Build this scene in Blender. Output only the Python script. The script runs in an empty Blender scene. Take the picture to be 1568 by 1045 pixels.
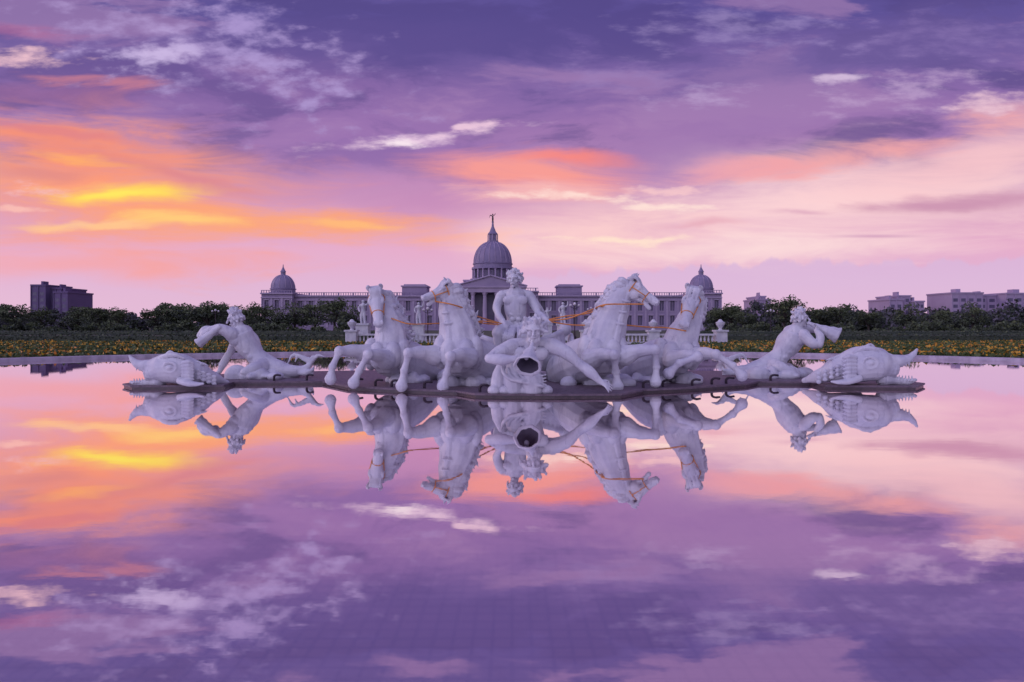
import bpy, math, random
import numpy as np
from mathutils import Vector, Matrix
random.seed(7); rng=np.random.default_rng(7)
scene=bpy.context.scene
scene.view_settings.view_transform='Standard'
scene.view_settings.look='None'
scene.view_settings.exposure=0
F=1045.0; H=1.6
def W(px,py,d): return Vector(((px-784)/F*d, d, H+(500-py)/F*d))
def lin(c):
    return tuple([ (x/255/12.92 if x/255<=0.04045 else ((x/255+0.055)/1.055)**2.4) for x in c])+(1,)

# ---------------------------------------------------------------- camera
cam=bpy.data.cameras.new("camera"); co=bpy.data.objects.new("camera",cam)
scene.collection.objects.link(co); co.location=(0,0,H); co.rotation_euler=(math.radians(90),0,0)
cam.lens=24; cam.sensor_width=36; cam.shift_y=-0.0143; cam.clip_end=9000; cam.clip_start=0.1
scene.camera=co

# ---------------------------------------------------------------- world
world=bpy.data.worlds.new("World"); scene.world=world; world.use_nodes=True
world.cycles.sampling_method='NONE'
nt=world.node_tree; nt.nodes.clear()
NDIM='2D'
def nd(t,**k):
    n=nt.nodes.new(t)
    for a,b in k.items(): setattr(n,a,b)
    return n
def setin(sock,v):
    if isinstance(v,bpy.types.NodeSocket): nt.links.new(v,sock)
    else: sock.default_value=v
def M(op,a,b=None,c=None):
    n=nd('ShaderNodeMath',operation=op); setin(n.inputs[0],a)
    if b is not None: setin(n.inputs[1],b)
    if c is not None: setin(n.inputs[2],c)
    return n.outputs[0]
def comb(x,y,z=0.0):
    n=nd('ShaderNodeCombineXYZ'); setin(n.inputs[0],x); setin(n.inputs[1],y); setin(n.inputs[2],z); return n.outputs[0]
def noise(vec,scale,detail=6,rough=0.55,dist=0.0,out=0):
    n=nd('ShaderNodeTexNoise',noise_dimensions=NDIM); setin(n.inputs['Vector'],vec); n.inputs['Scale'].default_value=scale
    n.inputs['Detail'].default_value=detail; n.inputs['Roughness'].default_value=rough; n.inputs['Distortion'].default_value=dist
    return n.outputs[out]
def mapping(vec,loc=(0,0,0),rot=0,sc=(1,1,1),typ='POINT'):
    n=nd('ShaderNodeMapping',vector_type=typ); setin(n.inputs[0],vec); n.inputs['Location'].default_value=loc
    n.inputs['Rotation'].default_value=(0,0,rot); n.inputs['Scale'].default_value=sc; return n.outputs[0]
def vmath(op,a,b=None,s=None):
    n=nd('ShaderNodeVectorMath',operation=op); setin(n.inputs[0],a)
    if b is not None: setin(n.inputs[1],b)
    if s is not None: setin(n.inputs['Scale'],s)
    return n
def mr(v,a,b,c=0.0,d=1.0,smooth=True):
    n=nd('ShaderNodeMapRange',interpolation_type='SMOOTHSTEP' if smooth else 'LINEAR'); setin(n.inputs[0],v)
    for i,x in zip((1,2,3,4),(a,b,c,d)): setin(n.inputs[i],x)
    return n.outputs[0]
def mix(f,a,b):
    n=nd('ShaderNodeMix',data_type='RGBA'); setin(n.inputs[0],f); setin(n.inputs[6],a); setin(n.inputs[7],b); return n.outputs[2]
def ramp(v,stops,interp='LINEAR'):
    n=nd('ShaderNodeValToRGB'); setin(n.inputs[0],v); cr=n.color_ramp; cr.interpolation=interp
    while len(cr.elements)<len(stops): cr.elements.new(0.5)
    for e,(p,c) in zip(cr.elements,stops): e.position=p; e.color=lin(c)
    return n.outputs[0]
tc=nd('ShaderNodeTexCoord').outputs['Generated']
sep=nd('ShaderNodeSeparateXYZ'); setin(sep.inputs[0],tc)
dx,dy,dz=sep.outputs
ay=M('MAXIMUM',M('ABSOLUTE',dy),0.3)
X=M('MULTIPLY',M('DIVIDE',dx,ay),F/100)
Y=M('MULTIPLY',M('DIVIDE',M('ABSOLUTE',dz),ay),F/100)
P=comb(X,Y)
wn=noise(mapping(P,sc=(0.35,0.8,1)),1.0,5,0.55,out=1)
wv=vmath('SUBTRACT',wn,(0.5,0.5,0.5)).outputs[0]
wv=vmath('MULTIPLY',wv,(1.2,0.5,0)).outputs[0]
PW=vmath('ADD',P,wv).outputs[0]
streak=noise(mapping(P,rot=0.08,sc=(0.35,2.2,1)),1.0,7,0.62,0.4)
puff=noise(mapping(P,rot=-0.35,sc=(1.0,2.3,1)),1.7,7,0.56,0.0)
fine=noise(mapping(P,rot=-0.12,sc=(0.75,2.6,1)),2.2,7,0.60,0.0)
big=noise(mapping(PW,loc=(3.1,7.7,0),rot=0.10,sc=(0.26,1.05,1)),1.0,7,0.58,0.15)
sepw=nd('ShaderNodeSeparateXYZ'); setin(sepw.inputs[0],PW)
Yw=sepw.outputs[1]
t=M('DIVIDE',Yw,6.0)
def yy(py): return (500-py)/100/6.0
col=ramp(t,[(0.0,(224,184,214)),(yy(440),(222,178,212)),(yy(385),(228,170,202)),(yy(320),(210,152,190)),(yy(250),(174,128,180)),(yy(170),(146,108,170)),(yy(90),(120,95,160)),(yy(20),(92,78,148)),(1.0,(96,82,146))])
hi=mr(Y,1.7,3.2)
col=mix(M('MULTIPLY',hi,mr(big,0.50,0.62,0.0,0.65)),col,lin((80,66,130)))
col=mix(M('MULTIPLY',hi,mr(big,0.50,0.38,0.0,0.50)),col,lin((172,132,182)))
tex={'s':streak,'p':puff,'f':fine,'b':big}
def blob(cx,cy,rx,ry,c,strength=1.0,k=1.2,tx='s',rot=0.0,soft=0.0,warp=True):
    global col
    m=mapping(PW if warp else P,loc=((cx-784)/100,(500-cy)/100,0),rot=math.radians(rot),sc=(rx/100,ry/100,1),typ='TEXTURE')
    l=vmath('LENGTH',m).outputs['Value']
    l=M('MULTIPLY_ADD',M('SUBTRACT',tex[tx],0.5),-k*2.0,l)
    f=mr(l,1.15,soft,0.0,strength)
    col=mix(f,col,lin(c))
blob(250,120,520,90,(122,90,156),0.55,0.8,'b')
blob(600,70,500,70,(88,74,142),0.65,0.9,'b')
blob(570,225,330,60,(148,108,174),0.7,0.6,'s')
blob(1300,310,520,105,(252,212,214),1.0,0.5,'s',rot=6)
blob(1490,240,320,70,(248,196,202),0.85,0.5,'s',rot=14)
blob(900,355,260,70,(253,208,206),0.85,0.6,'s')
blob(1180,385,420,30,(253,222,220),0.8,0.6,'s')
blob(640,300,300,50,(196,136,184),0.7,0.7,'s')
blob(150,290,430,120,(250,156,124),1.0,0.7,'s',rot=-8)
blob(90,225,250,48,(250,142,108),0.8,0.9,'s',rot=-12)
blob(60,200,190,9,(216,122,138),0.6,1.3,'s',rot=-10)
blob(230,255,200,10,(220,128,132),0.55,1.3,'s',rot=-14)
blob(400,345,340,40,(252,164,116),0.95,0.9,'s',rot=-3)
blob(140,405,420,36,(244,160,162),0.7,0.6,'s')
blob(60,140,190,30,(164,104,150),0.45,1.2,'s',rot=-6)
blob(20,45,120,16,(186,104,146),0.45,1.8,'s',rot=-12)
blob(90,118,170,10,(226,136,140),0.5,1.8,'s',rot=-8)
blob(810,262,190,38,(250,156,146),0.95,0.9,'s',rot=-4)
blob(865,240,90,13,(255,136,120),0.85,0.9,'s')
blob(800,295,150,18,(248,184,182),0.8,1.0,'s')
blob(1360,225,260,26,(244,164,164),0.8,1.2,'s',rot=12)
blob(1130,262,150,24,(242,160,168),0.7,1.2,'s',rot=4)
blob(1250,95,520,62,(112,92,156),0.7,1.0,'b',rot=8)
blob(1180,190,330,36,(158,118,176),0.7,0.9,'s',rot=8)
blob(1470,315,220,18,(198,138,172),0.85,1.0,'s',rot=4)
blob(1230,330,70,8,(210,150,182),0.6,1.0,'s')
blob(1340,362,90,4,(204,150,186),0.7,0.6,'s',warp=False)
blob(1060,345,110,8,(226,160,180),0.6,1.0,'s')
blob(195,298,180,20,(255,210,90),1.0,0.9,'s',rot=2)
blob(190,299,95,8,(255,232,92),0.9,0.5,'s',rot=2)
blob(300,340,130,12,(255,204,120),0.9,1.1,'s',rot=-2)
blob(520,350,110,9,(254,184,120),0.9,1.1,'s',rot=-2)
blob(120,240,130,10,(255,176,100),0.7,1.2,'s',rot=-8)
blob(130,348,160,8,(255,202,144),0.75,1.3,'s')
blob(60,262,110,16,(206,126,140),0.5,1.2,'s')
blob(330,285,150,22,(214,130,150),0.55,1.1,'s',rot=-14)
blob(320,80,250,75,(180,156,210),0.75,2.2,'p',rot=-14,soft=-.7)
blob(240,92,70,26,(208,188,230),0.8,1.8,'p',soft=-.4)
blob(395,60,120,70,(172,150,208),0.7,2.2,'p',rot=-40,soft=-.7)
blob(40,88,90,16,(240,194,206),0.9,1.5,'f',rot=-4,soft=-.3)
blob(40,292,60,14,(240,186,196),0.8,1.4,'f')
blob(20,325,60,7,(250,190,180),0.8,1.2,'f')
blob(630,209,165,11,(234,202,226),0.95,1.0,'f',rot=7)
blob(600,215,50,8,(250,232,240),0.9,1.2,'f',rot=2)
blob(730,192,60,9,(240,202,222),0.8,1.4,'f',rot=6)
blob(1060,148,90,18,(190,164,208),0.8,1.6,'f',rot=2,soft=-.5)
blob(1285,122,70,8,(222,198,226),0.85,1.4,'f',rot=2,soft=-.3)
blob(1400,140,160,34,(192,162,204),0.75,2.0,'f',rot=8,soft=-.6)
blob(1515,158,60,20,(238,198,212),0.85,1.4,'f',rot=5,soft=-.3)
blob(1130,45,170,34,(160,140,194),0.6,2.0,'f',soft=-.7)
blob(930,110,120,30,(154,128,186),0.5,2.0,'f',soft=-.6)
blob(1450,60,180,34,(146,122,182),0.5,2.0,'f',soft=-.7)
blob(860,300,110,9,(255,222,212),0.9,1.3,'f')
blob(1010,318,110,7,(255,226,216),0.9,1.3,'f')
blob(960,365,120,6,(255,226,206),0.9,1.3,'f')
blob(1010,288,110,9,(252,204,204),0.7,1.5,'f')
# low, far cumulus bank
cn=noise(mapping(P,sc=(1.0,0.5,1)),2.6,4,0.5)
top=M('MULTIPLY_ADD',mr(X,-3.2,5.0,0.0,1.0),0.42,M('MULTIPLY_ADD',M('SUBTRACT',cn,0.5),0.42,0.60))
bank=mr(M('SUBTRACT',top,Y),-0.02,0.07)
bc=ramp(M('DIVIDE',Y,1.3),[(0.0,(222,186,218)),(0.5,(218,184,220)),(1.0,(214,178,216))])
bankf=M('MULTIPLY',bank,mr(X,-2.2,1.5,0.0,0.8))
col=mix(bankf,col,bc)
hz=mr(Y,0.9,0.0,0.0,0.7)
col=mix(hz,col,lin((224,184,214)))
back=mr(dy,0.25,-0.35,0.0,1.0)
backc=ramp(M('ABSOLUTE',dz),[(0,(206,190,226)),(0.35,(204,196,234)),(1,(156,154,212))])
zen=mr(M('ABSOLUTE',dz),0.55,0.9)
col=mix(zen,col,lin((122,112,178)))
col=mix(back,col,backc)
bg=nd('ShaderNodeBackground'); setin(bg.inputs[0],col)
setin(bg.inputs[1],M('ADD',1.0,M('MULTIPLY',back,mr(dx,0.8,-0.8,-0.35,1.15))))
ns=nd('ShaderNodeTexSky',sky_type='NISHITA'); ns.sun_disc=False
SUN_EL=math.radians(5); SUN_AZ=math.radians(-72)
ns.sun_elevation=SUN_EL; ns.sun_rotation=SUN_AZ
bg2=nd('ShaderNodeBackground'); setin(bg2.inputs[0],ns.outputs[0]); bg2.inputs[1].default_value=0.006
ad=nd('ShaderNodeAddShader'); setin(ad.inputs[0],bg.outputs[0]); setin(ad.inputs[1],bg2.outputs[0])
out=nd('ShaderNodeOutputWorld'); setin(out.inputs[0],ad.outputs[0])
NDIM='3D'
sun=bpy.data.lights.new("sun_lamp",'SUN'); so=bpy.data.objects.new("sun_lamp",sun); scene.collection.objects.link(so)
sun.energy=0.6; sun.angle=math.radians(12); sun.color=(1,0.74,0.70)
dirv=Vector((math.sin(SUN_AZ),math.cos(SUN_AZ),math.tan(math.radians(22))))
so.rotation_euler=dirv.to_track_quat('Z','Y').to_euler()

# ---------------------------------------------------------------- materials
def mat(name,c,rough=0.7,c2=None,scale=3.0,bump=0.0,bscale=20,metal=0,dirt_shade=None,spec=0.5,vecscale=None):
    global nt
    m=bpy.data.materials.new(name); m.use_nodes=True; old=nt; nt=m.node_tree
    b=nt.nodes['Principled BSDF']; b.inputs['Roughness'].default_value=rough; b.inputs['Metallic'].default_value=metal
    b.inputs['Specular IOR Level'].default_value=spec
    tcn=nd('ShaderNodeTexCoord').outputs['Object']
    if vecscale: tcn=mapping(tcn,sc=vecscale)
    cc=tuple(c)+(1,)
    n=noise(tcn,scale,6,0.6)
    cx=mix(mr(n,0.35,0.65),cc,tuple(c2 or [x*0.8 for x in c])+(1,))
    if dirt_shade:
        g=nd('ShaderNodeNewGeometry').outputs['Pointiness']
        cx=mix(mr(g,0.495,0.43,0,0.9),cx,tuple(dirt_shade)+(1,))  # hollows darkened: weathering plus occlusion shade painted into the colour
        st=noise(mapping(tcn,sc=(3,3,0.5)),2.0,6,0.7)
        cx=mix(mr(st,0.54,0.75,0,0.45),cx,tuple(dirt_shade)+(1,))
    setin(b.inputs['Base Color'],cx)
    if bump:
        bn=nd('ShaderNodeBump'); bn.inputs['Strength'].default_value=bump; bn.inputs['Distance'].default_value=0.03
        setin(bn.inputs['Height'],noise(tcn,bscale,5,0.6)); setin(b.inputs['Normal'],bn.outputs[0])
    nt=old; return m
marble=mat("white_marble",(0.62,0.61,0.65),0.6,(0.50,0.49,0.56),2.5,0.4,12,dirt_shade=(0.14,0.125,0.20))
shade=mat("conch_bore_shade",(0.06,0.05,0.08),0.7)  # shadow inside the horn, painted as a dark bore colour
darkstone=mat("dark_wet_stone",(0.05,0.035,0.045),0.3,(0.08,0.055,0.06),6,0.4,30)
brick=mat("platform_brick",(0.17,0.12,0.15),0.55,(0.10,0.07,0.09),9,0.5,40)
curbm=mat("curb_stone",(0.42,0.36,0.44),0.7,(0.28,0.24,0.30),2)
stone=mat("museum_stone",(0.33,0.26,0.38),0.8,(0.28,0.22,0.34),0.2)  # purple air haze mixed into the museum base colours
stonel=mat("museum_trim",(0.42,0.33,0.45),0.8,(0.35,0.28,0.40),0.3)
domem=mat("dome_lead",(0.25,0.20,0.32),0.6,(0.20,0.165,0.27),0.4)
glass=mat("window_glass",(0.09,0.075,0.14),0.3,(0.13,0.105,0.18),0.3)
bronze=mat("dark_bronze",(0.05,0.035,0.05),0.45,(0.03,0.02,0.03),5,metal=0.3)
rope=mat("gilded_rein",(0.75,0.30,0.08),0.45,(0.6,0.22,0.05),6,metal=0.25)
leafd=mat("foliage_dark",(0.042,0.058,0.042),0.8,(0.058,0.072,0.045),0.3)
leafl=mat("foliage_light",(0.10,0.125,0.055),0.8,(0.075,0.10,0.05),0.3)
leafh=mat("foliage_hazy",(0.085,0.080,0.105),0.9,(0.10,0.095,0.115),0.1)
bark=mat("bark",(0.06,0.045,0.045),0.9)
yel=mat("yellow_petals",(0.62,0.40,0.03),0.6,(0.65,0.30,0.02),2)
ora=mat("orange_petals",(0.6,0.2,0.03),0.6,(0.6,0.3,0.03),2)
grn=mat("bedding_leaves",(0.08,0.115,0.03),0.7,(0.055,0.085,0.025),2)
grass=mat("grass",(0.05,0.065,0.03),0.9,(0.07,0.075,0.04),0.3,0.3,5)
far1=mat("distant_concrete",(0.17,0.115,0.24),0.9,(0.14,0.10,0.20),0.05)  # distance haze tinted into both concrete colours
far2=mat("distant_pale_concrete",(0.40,0.31,0.44),0.9,(0.34,0.26,0.39),0.05)
lampm=mat("lamp_globe",(0.7,0.65,0.7),0.3)

wm=bpy.data.materials.new("still_water"); wm.use_nodes=True; nt=wm.node_tree
nt.nodes.clear()
tcn=nd('ShaderNodeTexCoord').outputs['Object']
gl=nd('ShaderNodeBsdfGlossy'); gl.inputs['Color'].default_value=(0.98,0.93,0.94,1); gl.inputs['Roughness'].default_value=0.015
bn=nd('ShaderNodeBump'); bn.inputs['Strength'].default_value=0.012; bn.inputs['Distance'].default_value=0.02
setin(bn.inputs['Height'],noise(mapping(tcn,sc=(1.0,1.6,1)),3.0,3,0.5)); setin(gl.inputs['Normal'],bn.outputs[0])
di=nd('ShaderNodeBsdfDiffuse')
br=nd('ShaderNodeTexBrick'); setin(br.inputs['Vector'],tcn); br.offset=0; br.inputs['Scale'].default_value=1
br.inputs['Brick Width'].default_value=0.1; br.inputs['Row Height'].default_value=0.1; br.inputs['Mortar Size'].default_value=0.010
br.inputs['Color1'].default_value=(0.48,0.27,0.32,1); br.inputs['Color2'].default_value=(0.44,0.25,0.31,1); br.inputs['Mortar'].default_value=(0.36,0.20,0.26,1)
setin(di.inputs[0],br.outputs[0])
lw=nd('ShaderNodeFresnel'); lw.inputs[0].default_value=1.33
fac=mr(lw.outputs[0],0.05,0.40,0.76,0.98,False)
mx=nd('ShaderNodeMixShader'); setin(mx.inputs[0],fac); setin(mx.inputs[1],di.outputs[0]); setin(mx.inputs[2],gl.outputs[0])
o=nd('ShaderNodeOutputMaterial'); setin(o.inputs[0],mx.outputs[0])

# ---------------------------------------------------------------- mesh helpers
def link(o,parent=None):
    scene.collection.objects.link(o)
    if parent: o.parent=parent
    return o
def empty(name):
    e=bpy.data.objects.new(name,None); e.empty_display_size=0.3; return link(e)
class MB:
    def __init__(s): s.v=[]; s.f=[]; s.m=[]
    def add(s,vs,fs,mi=0):
        b=len(s.v); s.v+= [tuple(x) for x in vs]; s.f+=[tuple(b+i for i in f) for f in fs]; s.m+=([mi]*len(fs) if not isinstance(mi,list) else mi)
    def box(s,x0,x1,y0,y1,z0,z1,mi=0):
        s.add([(x0,y0,z0),(x1,y0,z0),(x1,y1,z0),(x0,y1,z0),(x0,y0,z1),(x1,y0,z1),(x1,y1,z1),(x0,y1,z1)],
              [(0,3,2,1),(4,5,6,7),(0,1,5,4),(1,2,6,5),(2,3,7,6),(3,0,4,7)],mi)
    def lathe(s,cx,cy,prof,n=32,mi=0,cap=True):
        vs=[];fs=[]
        for r,z in prof:
            for i in range(n):
                a=2*math.pi*i/n; vs.append((cx+r*math.cos(a),cy+r*math.sin(a),z))
        for j in range(len(prof)-1):
            for i in range(n):
                k=(i+1)%n; fs.append((j*n+i,j*n+k,(j+1)*n+k,(j+1)*n+i))
        if cap: fs.append(tuple(range(n))[::-1]); fs.append(tuple((len(prof)-1)*n+i for i in range(n)))
        s.add(vs,fs,mi)
    def ball(s,c,r,ax=None,n=12):
        c=Vector(c); r=(r,r,r) if not hasattr(r,'__len__') else r
        ax=ax or (Vector((1,0,0)),Vector((0,1,0)),Vector((0,0,1)))
        vs=[];fs=[];m=n//2+1
        vs.append(c+ax[2]*r[2])
        for j in range(1,m):
            ph=math.pi*j/m
            for i in range(n):
                a=2*math.pi*i/n
                vs.append(c+ax[0]*(r[0]*math.sin(ph)*math.cos(a))+ax[1]*(r[1]*math.sin(ph)*math.sin(a))+ax[2]*(r[2]*math.cos(ph)))
        vs.append(c-ax[2]*r[2])
        for i in range(n): fs.append((0,1+i,1+(i+1)%n))
        for j in range(m-2):
            for i in range(n):
                k=(i+1)%n; fs.append((1+j*n+i,1+(j+1)*n+i,1+(j+1)*n+k,1+j*n+k))
        L=len(vs)-1; b=1+(m-2)*n
        for i in range(n): fs.append((L,b+(i+1)%n,b+i))
        s.add(vs,fs)
    def limb(s,pts,rads,n=12,seg=6):
        P_=[Vector(p) for p in pts]; R_=list(rads)
        if len(P_)>2:
            A=[P_[0]*2-P_[1]]+P_+[P_[-1]*2-P_[-2]]; B=[R_[0]]+R_+[R_[-1]]
            pp=[];rr=[]
            for i in range(1,len(A)-2):
                for k in range(seg):
                    t=k/seg
                    pp.append(0.5*((2*A[i])+(A[i+1]-A[i-1])*t+(2*A[i-1]-5*A[i]+4*A[i+1]-A[i+2])*t*t+(3*A[i]-A[i-1]-3*A[i+1]+A[i+2])*t**3))
                    tt=t*t*(3-2*t); rr.append(B[i]*(1-tt)+B[i+1]*tt)
            pp.append(P_[-1]); rr.append(R_[-1])
        else:
            pp=[P_[0].lerp(P_[1],k/seg) for k in range(seg+1)]; rr=[R_[0]*(1-k/seg)+R_[1]*k/seg for k in range(seg+1)]
        vs=[];fs=[]; prev=None
        for i,p in enumerate(pp):
            tg=(pp[min(i+1,len(pp)-1)]-pp[max(i-1,0)]).normalized()
            if prev is None: prev=tg.orthogonal().normalized()
            u=(prev-tg*prev.dot(tg)).normalized(); prev=u; w=tg.cross(u)
            for k in range(n):
                a=2*math.pi*k/n; vs.append(p+(u*math.cos(a)+w*math.sin(a))*rr[i])
        for j in range(len(pp)-1):
            for k in range(n):
                q=(k+1)%n; fs.append((j*n+k,j*n+q,(j+1)*n+q,(j+1)*n+k))
        fs.append(tuple(range(n))[::-1]); fs.append(tuple((len(pp)-1)*n+k for k in range(n)))
        s.add(vs,fs)
        s.ball(pp[0],rr[0]*0.98,n=10); s.ball(pp[-1],rr[-1]*0.98,n=10)
    def obj(s,name,mats,parent=None,smooth=False):
        me=bpy.data.meshes.new(name); me.from_pydata(s.v,[],s.f)
        for m in (mats if isinstance(mats,list) else [mats]): me.materials.append(m)
        me.polygons.foreach_set('material_index',s.m)
        if smooth: me.polygons.foreach_set('use_smooth',[True]*len(s.f))
        me.update()
        return link(bpy.data.objects.new(name,me),parent)
def sculpt(S,name,parent,vox=0.022,it=2,m=None):
    o=S.obj(name,m or marble,parent)
    r=o.modifiers.new("remesh",'REMESH'); r.mode='VOXEL'; r.voxel_size=vox; r.use_smooth_shade=True
    if it:
        sm=o.modifiers.new("smooth",'SMOOTH'); sm.factor=0.5; sm.iterations=it
    return o
def jit(a): return Vector((random.uniform(-a,a),random.uniform(-a,a),random.uniform(-a,a)))
UP=Vector((0,0,1))
# ---------------------------------------------------------------- sculpt parts
def hand(S,wrist,d,nrm,z=0.3,curl=0.35,thumb=1):
    d=d.normalized(); nrm=(nrm-d*nrm.dot(d)).normalized(); sd=d.cross(nrm)
    S.limb([wrist,wrist+d*z*0.18],[z*0.16,z*0.19])
    S.ball(wrist+d*z*0.3,(z*0.24,z*0.30,z*0.12),(sd,d,nrm))
    for i,(o_,l) in enumerate(zip((-0.21,-0.07,0.07,0.20),(0.42,0.50,0.47,0.36))):
        a=wrist+d*z*0.45+sd*z*o_
        b=a+d*z*l*0.5-nrm*z*curl*0.15+sd*z*o_*0.35
        c=a+d*z*l*0.95-nrm*z*curl*0.55+sd*z*o_*0.6
        S.limb([a,b,c],[z*0.07,z*0.064,z*0.05],n=8,seg=3)
    a=wrist+d*z*0.15+sd*z*0.2*thumb
    S.limb([a,a+d*z*0.2+sd*z*0.2*thumb,a+d*z*0.42+sd*z*0.24*thumb-nrm*z*.08],[z*0.085,z*0.075,z*0.055],n=8,seg=3)
def human_head(S,c,R,face,up,beard=True,hair=12,wild=0.5):
    face=face.normalized(); sd=face.cross(up).normalized(); up=sd.cross(face)
    ax=(sd,face,up)
    S.ball(c+up*R*0.2,(R*0.78,R*0.9,R*0.88),ax,16)
    S.ball(c+face*R*0.28-up*R*0.45,(R*0.54,R*0.58,R*0.6),ax,14)
    S.limb([c+face*R*0.88+up*R*0.28,c+face*R*1.22-up*R*0.16],[R*0.09,R*0.17],n=8,seg=3)
    for k in (-1,1):
        S.limb([c+face*R*0.92+up*R*0.36+sd*k*R*0.12,c+face*R*0.74+up*R*0.34+sd*k*R*0.58],[R*0.13,R*0.10],n=8,seg=3)
        S.ball(c+face*R*0.62+sd*k*R*0.42-up*R*0.2,R*0.25)
        S.ball(c+face*R*0.76+sd*k*R*0.32+up*R*0.12,R*0.11)
        S.ball(c+sd*k*R*0.76,(R*0.1,R*0.2,R*0.26),ax)
    S.limb([c+face*R*0.88-up*R*0.50-sd*R*0.25,c+face*R*0.97-up*R*0.48,c+face*R*0.88-up*R*0.50+sd*R*0.25],[R*0.06,R*0.1,R*0.06],n=8,seg=3)
    S.ball(c+face*R*0.76-up*R*0.9,R*0.2)
    rows=((-.35,hair-3),(0.0,hair),(0.5,hair-1),(0.95,9),(1.35,5))
    for el,n in rows:
        for i in range(n):
            a=math.pi*2*(i+.5*(el>.3))/n
            v=Vector((sd*math.cos(a)+face*math.sin(a)*0.9)*math.cos(el)+up*math.sin(el))
            if v.dot(face)>0.45 and el<0.8: continue
            p=c+up*R*0.22+v*R*0.80
            tang=v.cross(face).normalized() if abs(v.dot(face))<.95 else sd
            q=p+v*R*(0.15+wild*random.random()*0.6)-up*R*0.2*(1 if el<0.3 else 0)
            sw=tang*R*random.choice((-.2,.2))
            S.limb([p,(p+q)/2+sw*.7,q+sw*.2,q-sw*.6-v*R*.05-up*R*.1],[R*0.24,R*0.20,R*0.15,R*0.06],n=8,seg=3)
    if beard:
        for i in range(9):
            k=(i-4)/4
            p=c+face*R*(0.78-0.4*abs(k))-up*R*(0.72-.25*abs(k))+sd*k*R*0.55
            sw=sd*R*random.choice((-.14,.14))
            S.limb([p,p-up*R*0.35+face*R*0.1+sw,p-up*R*(0.75-.2*abs(k))-sw],[R*0.16,R*0.14,R*0.05],n=8,seg=3)
def horse_head(S,poll,muz,uph):
    f=(muz-poll); L=f.length; f.normalize(); sd=f.cross(uph).normalized(); up=sd.cross(f).normalized()
    ax=(sd,f,up)
    S.limb([poll+up*L*.01,poll+f*L*.3+up*L*.03,poll+f*L*.62+up*L*.02,poll+f*L*.9+up*L*.01],[L*.195,L*.195,L*.135,L*.13])
    for k in (-1,1):
        S.ball(poll+f*L*.24-up*L*.12+sd*k*L*.10,(L*.10,L*.21,L*.21),ax,14)
        S.limb([poll+f*L*.16+sd*k*L*.15+up*L*.14,poll+f*L*.30+sd*k*L*.18+up*L*.14,poll+f*L*.42+sd*k*L*.14+up*L*.09],[L*.04,L*.05,L*.03],n=8,seg=3)
        S.ball(poll+f*L*.31+sd*k*L*.185+up*L*.05,L*.045)
        S.limb([poll+f*L*.40+sd*k*L*.16-up*L*.03,poll+f*L*.72+sd*k*L*.12-up*L*.01],[L*.03,L*.025],n=8,seg=3)
        nc=poll+f*L*.97+sd*k*L*.11+up*L*.04
        ring=[nc+(f*math.cos(a)*.05+up*math.sin(a)*.055)*L for a in np.linspace(0,2*math.pi,9)]
        S.limb(ring,[L*.028]*9,n=6,seg=1)
        S.limb([poll-f*L*.02+sd*k*L*.12+up*L*.14,poll-f*L*.05+sd*k*L*.17+up*L*.29,poll+f*L*.0+sd*k*L*.14+up*L*.43],[L*.06,L*.07,L*.02],n=8,seg=3)
    S.ball(poll+f*L*.97+up*L*.01,(L*.12,L*.10,L*.115),ax)
    S.limb([poll+f*L*.30-up*L*.23,poll+f*L*.62-up*L*.20,poll+f*L*.88-up*L*.25],[L*.10,L*.07,L*.075],n=10,seg=4)
    for i in range(6):
        p=poll+up*L*.14+sd*(i-2.5)*L*.055
        S.limb([p-f*L*.12,p+f*L*.04+up*L*.16+sd*L*random.uniform(-.05,.05),p+f*L*(.22+.1*random.random())+up*L*.05],[L*.065,L*.055,L*.02],n=8,seg=3)
def leg(S,pts,r0=0.27):
    sh,kn,fe,ho=pts
    mid=sh.lerp(kn,0.5)+Vector((0,0,.05))
    S.limb([sh,mid,kn],[r0,r0*0.64,0.12],seg=8)
    S.ball(kn,0.14); S.ball(kn+Vector((0,-.05,.02)),.10)
    S.limb([kn,kn.lerp(fe,.5),fe],[0.11,0.075,0.09],seg=5)
    S.ball(fe,0.105)
    d=(ho-fe).normalized()
    S.limb([fe,ho],[0.08,0.09],seg=3)
    S.limb([ho-d*.02,ho+d*0.10],[0.11,0.155],seg=3)
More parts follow.
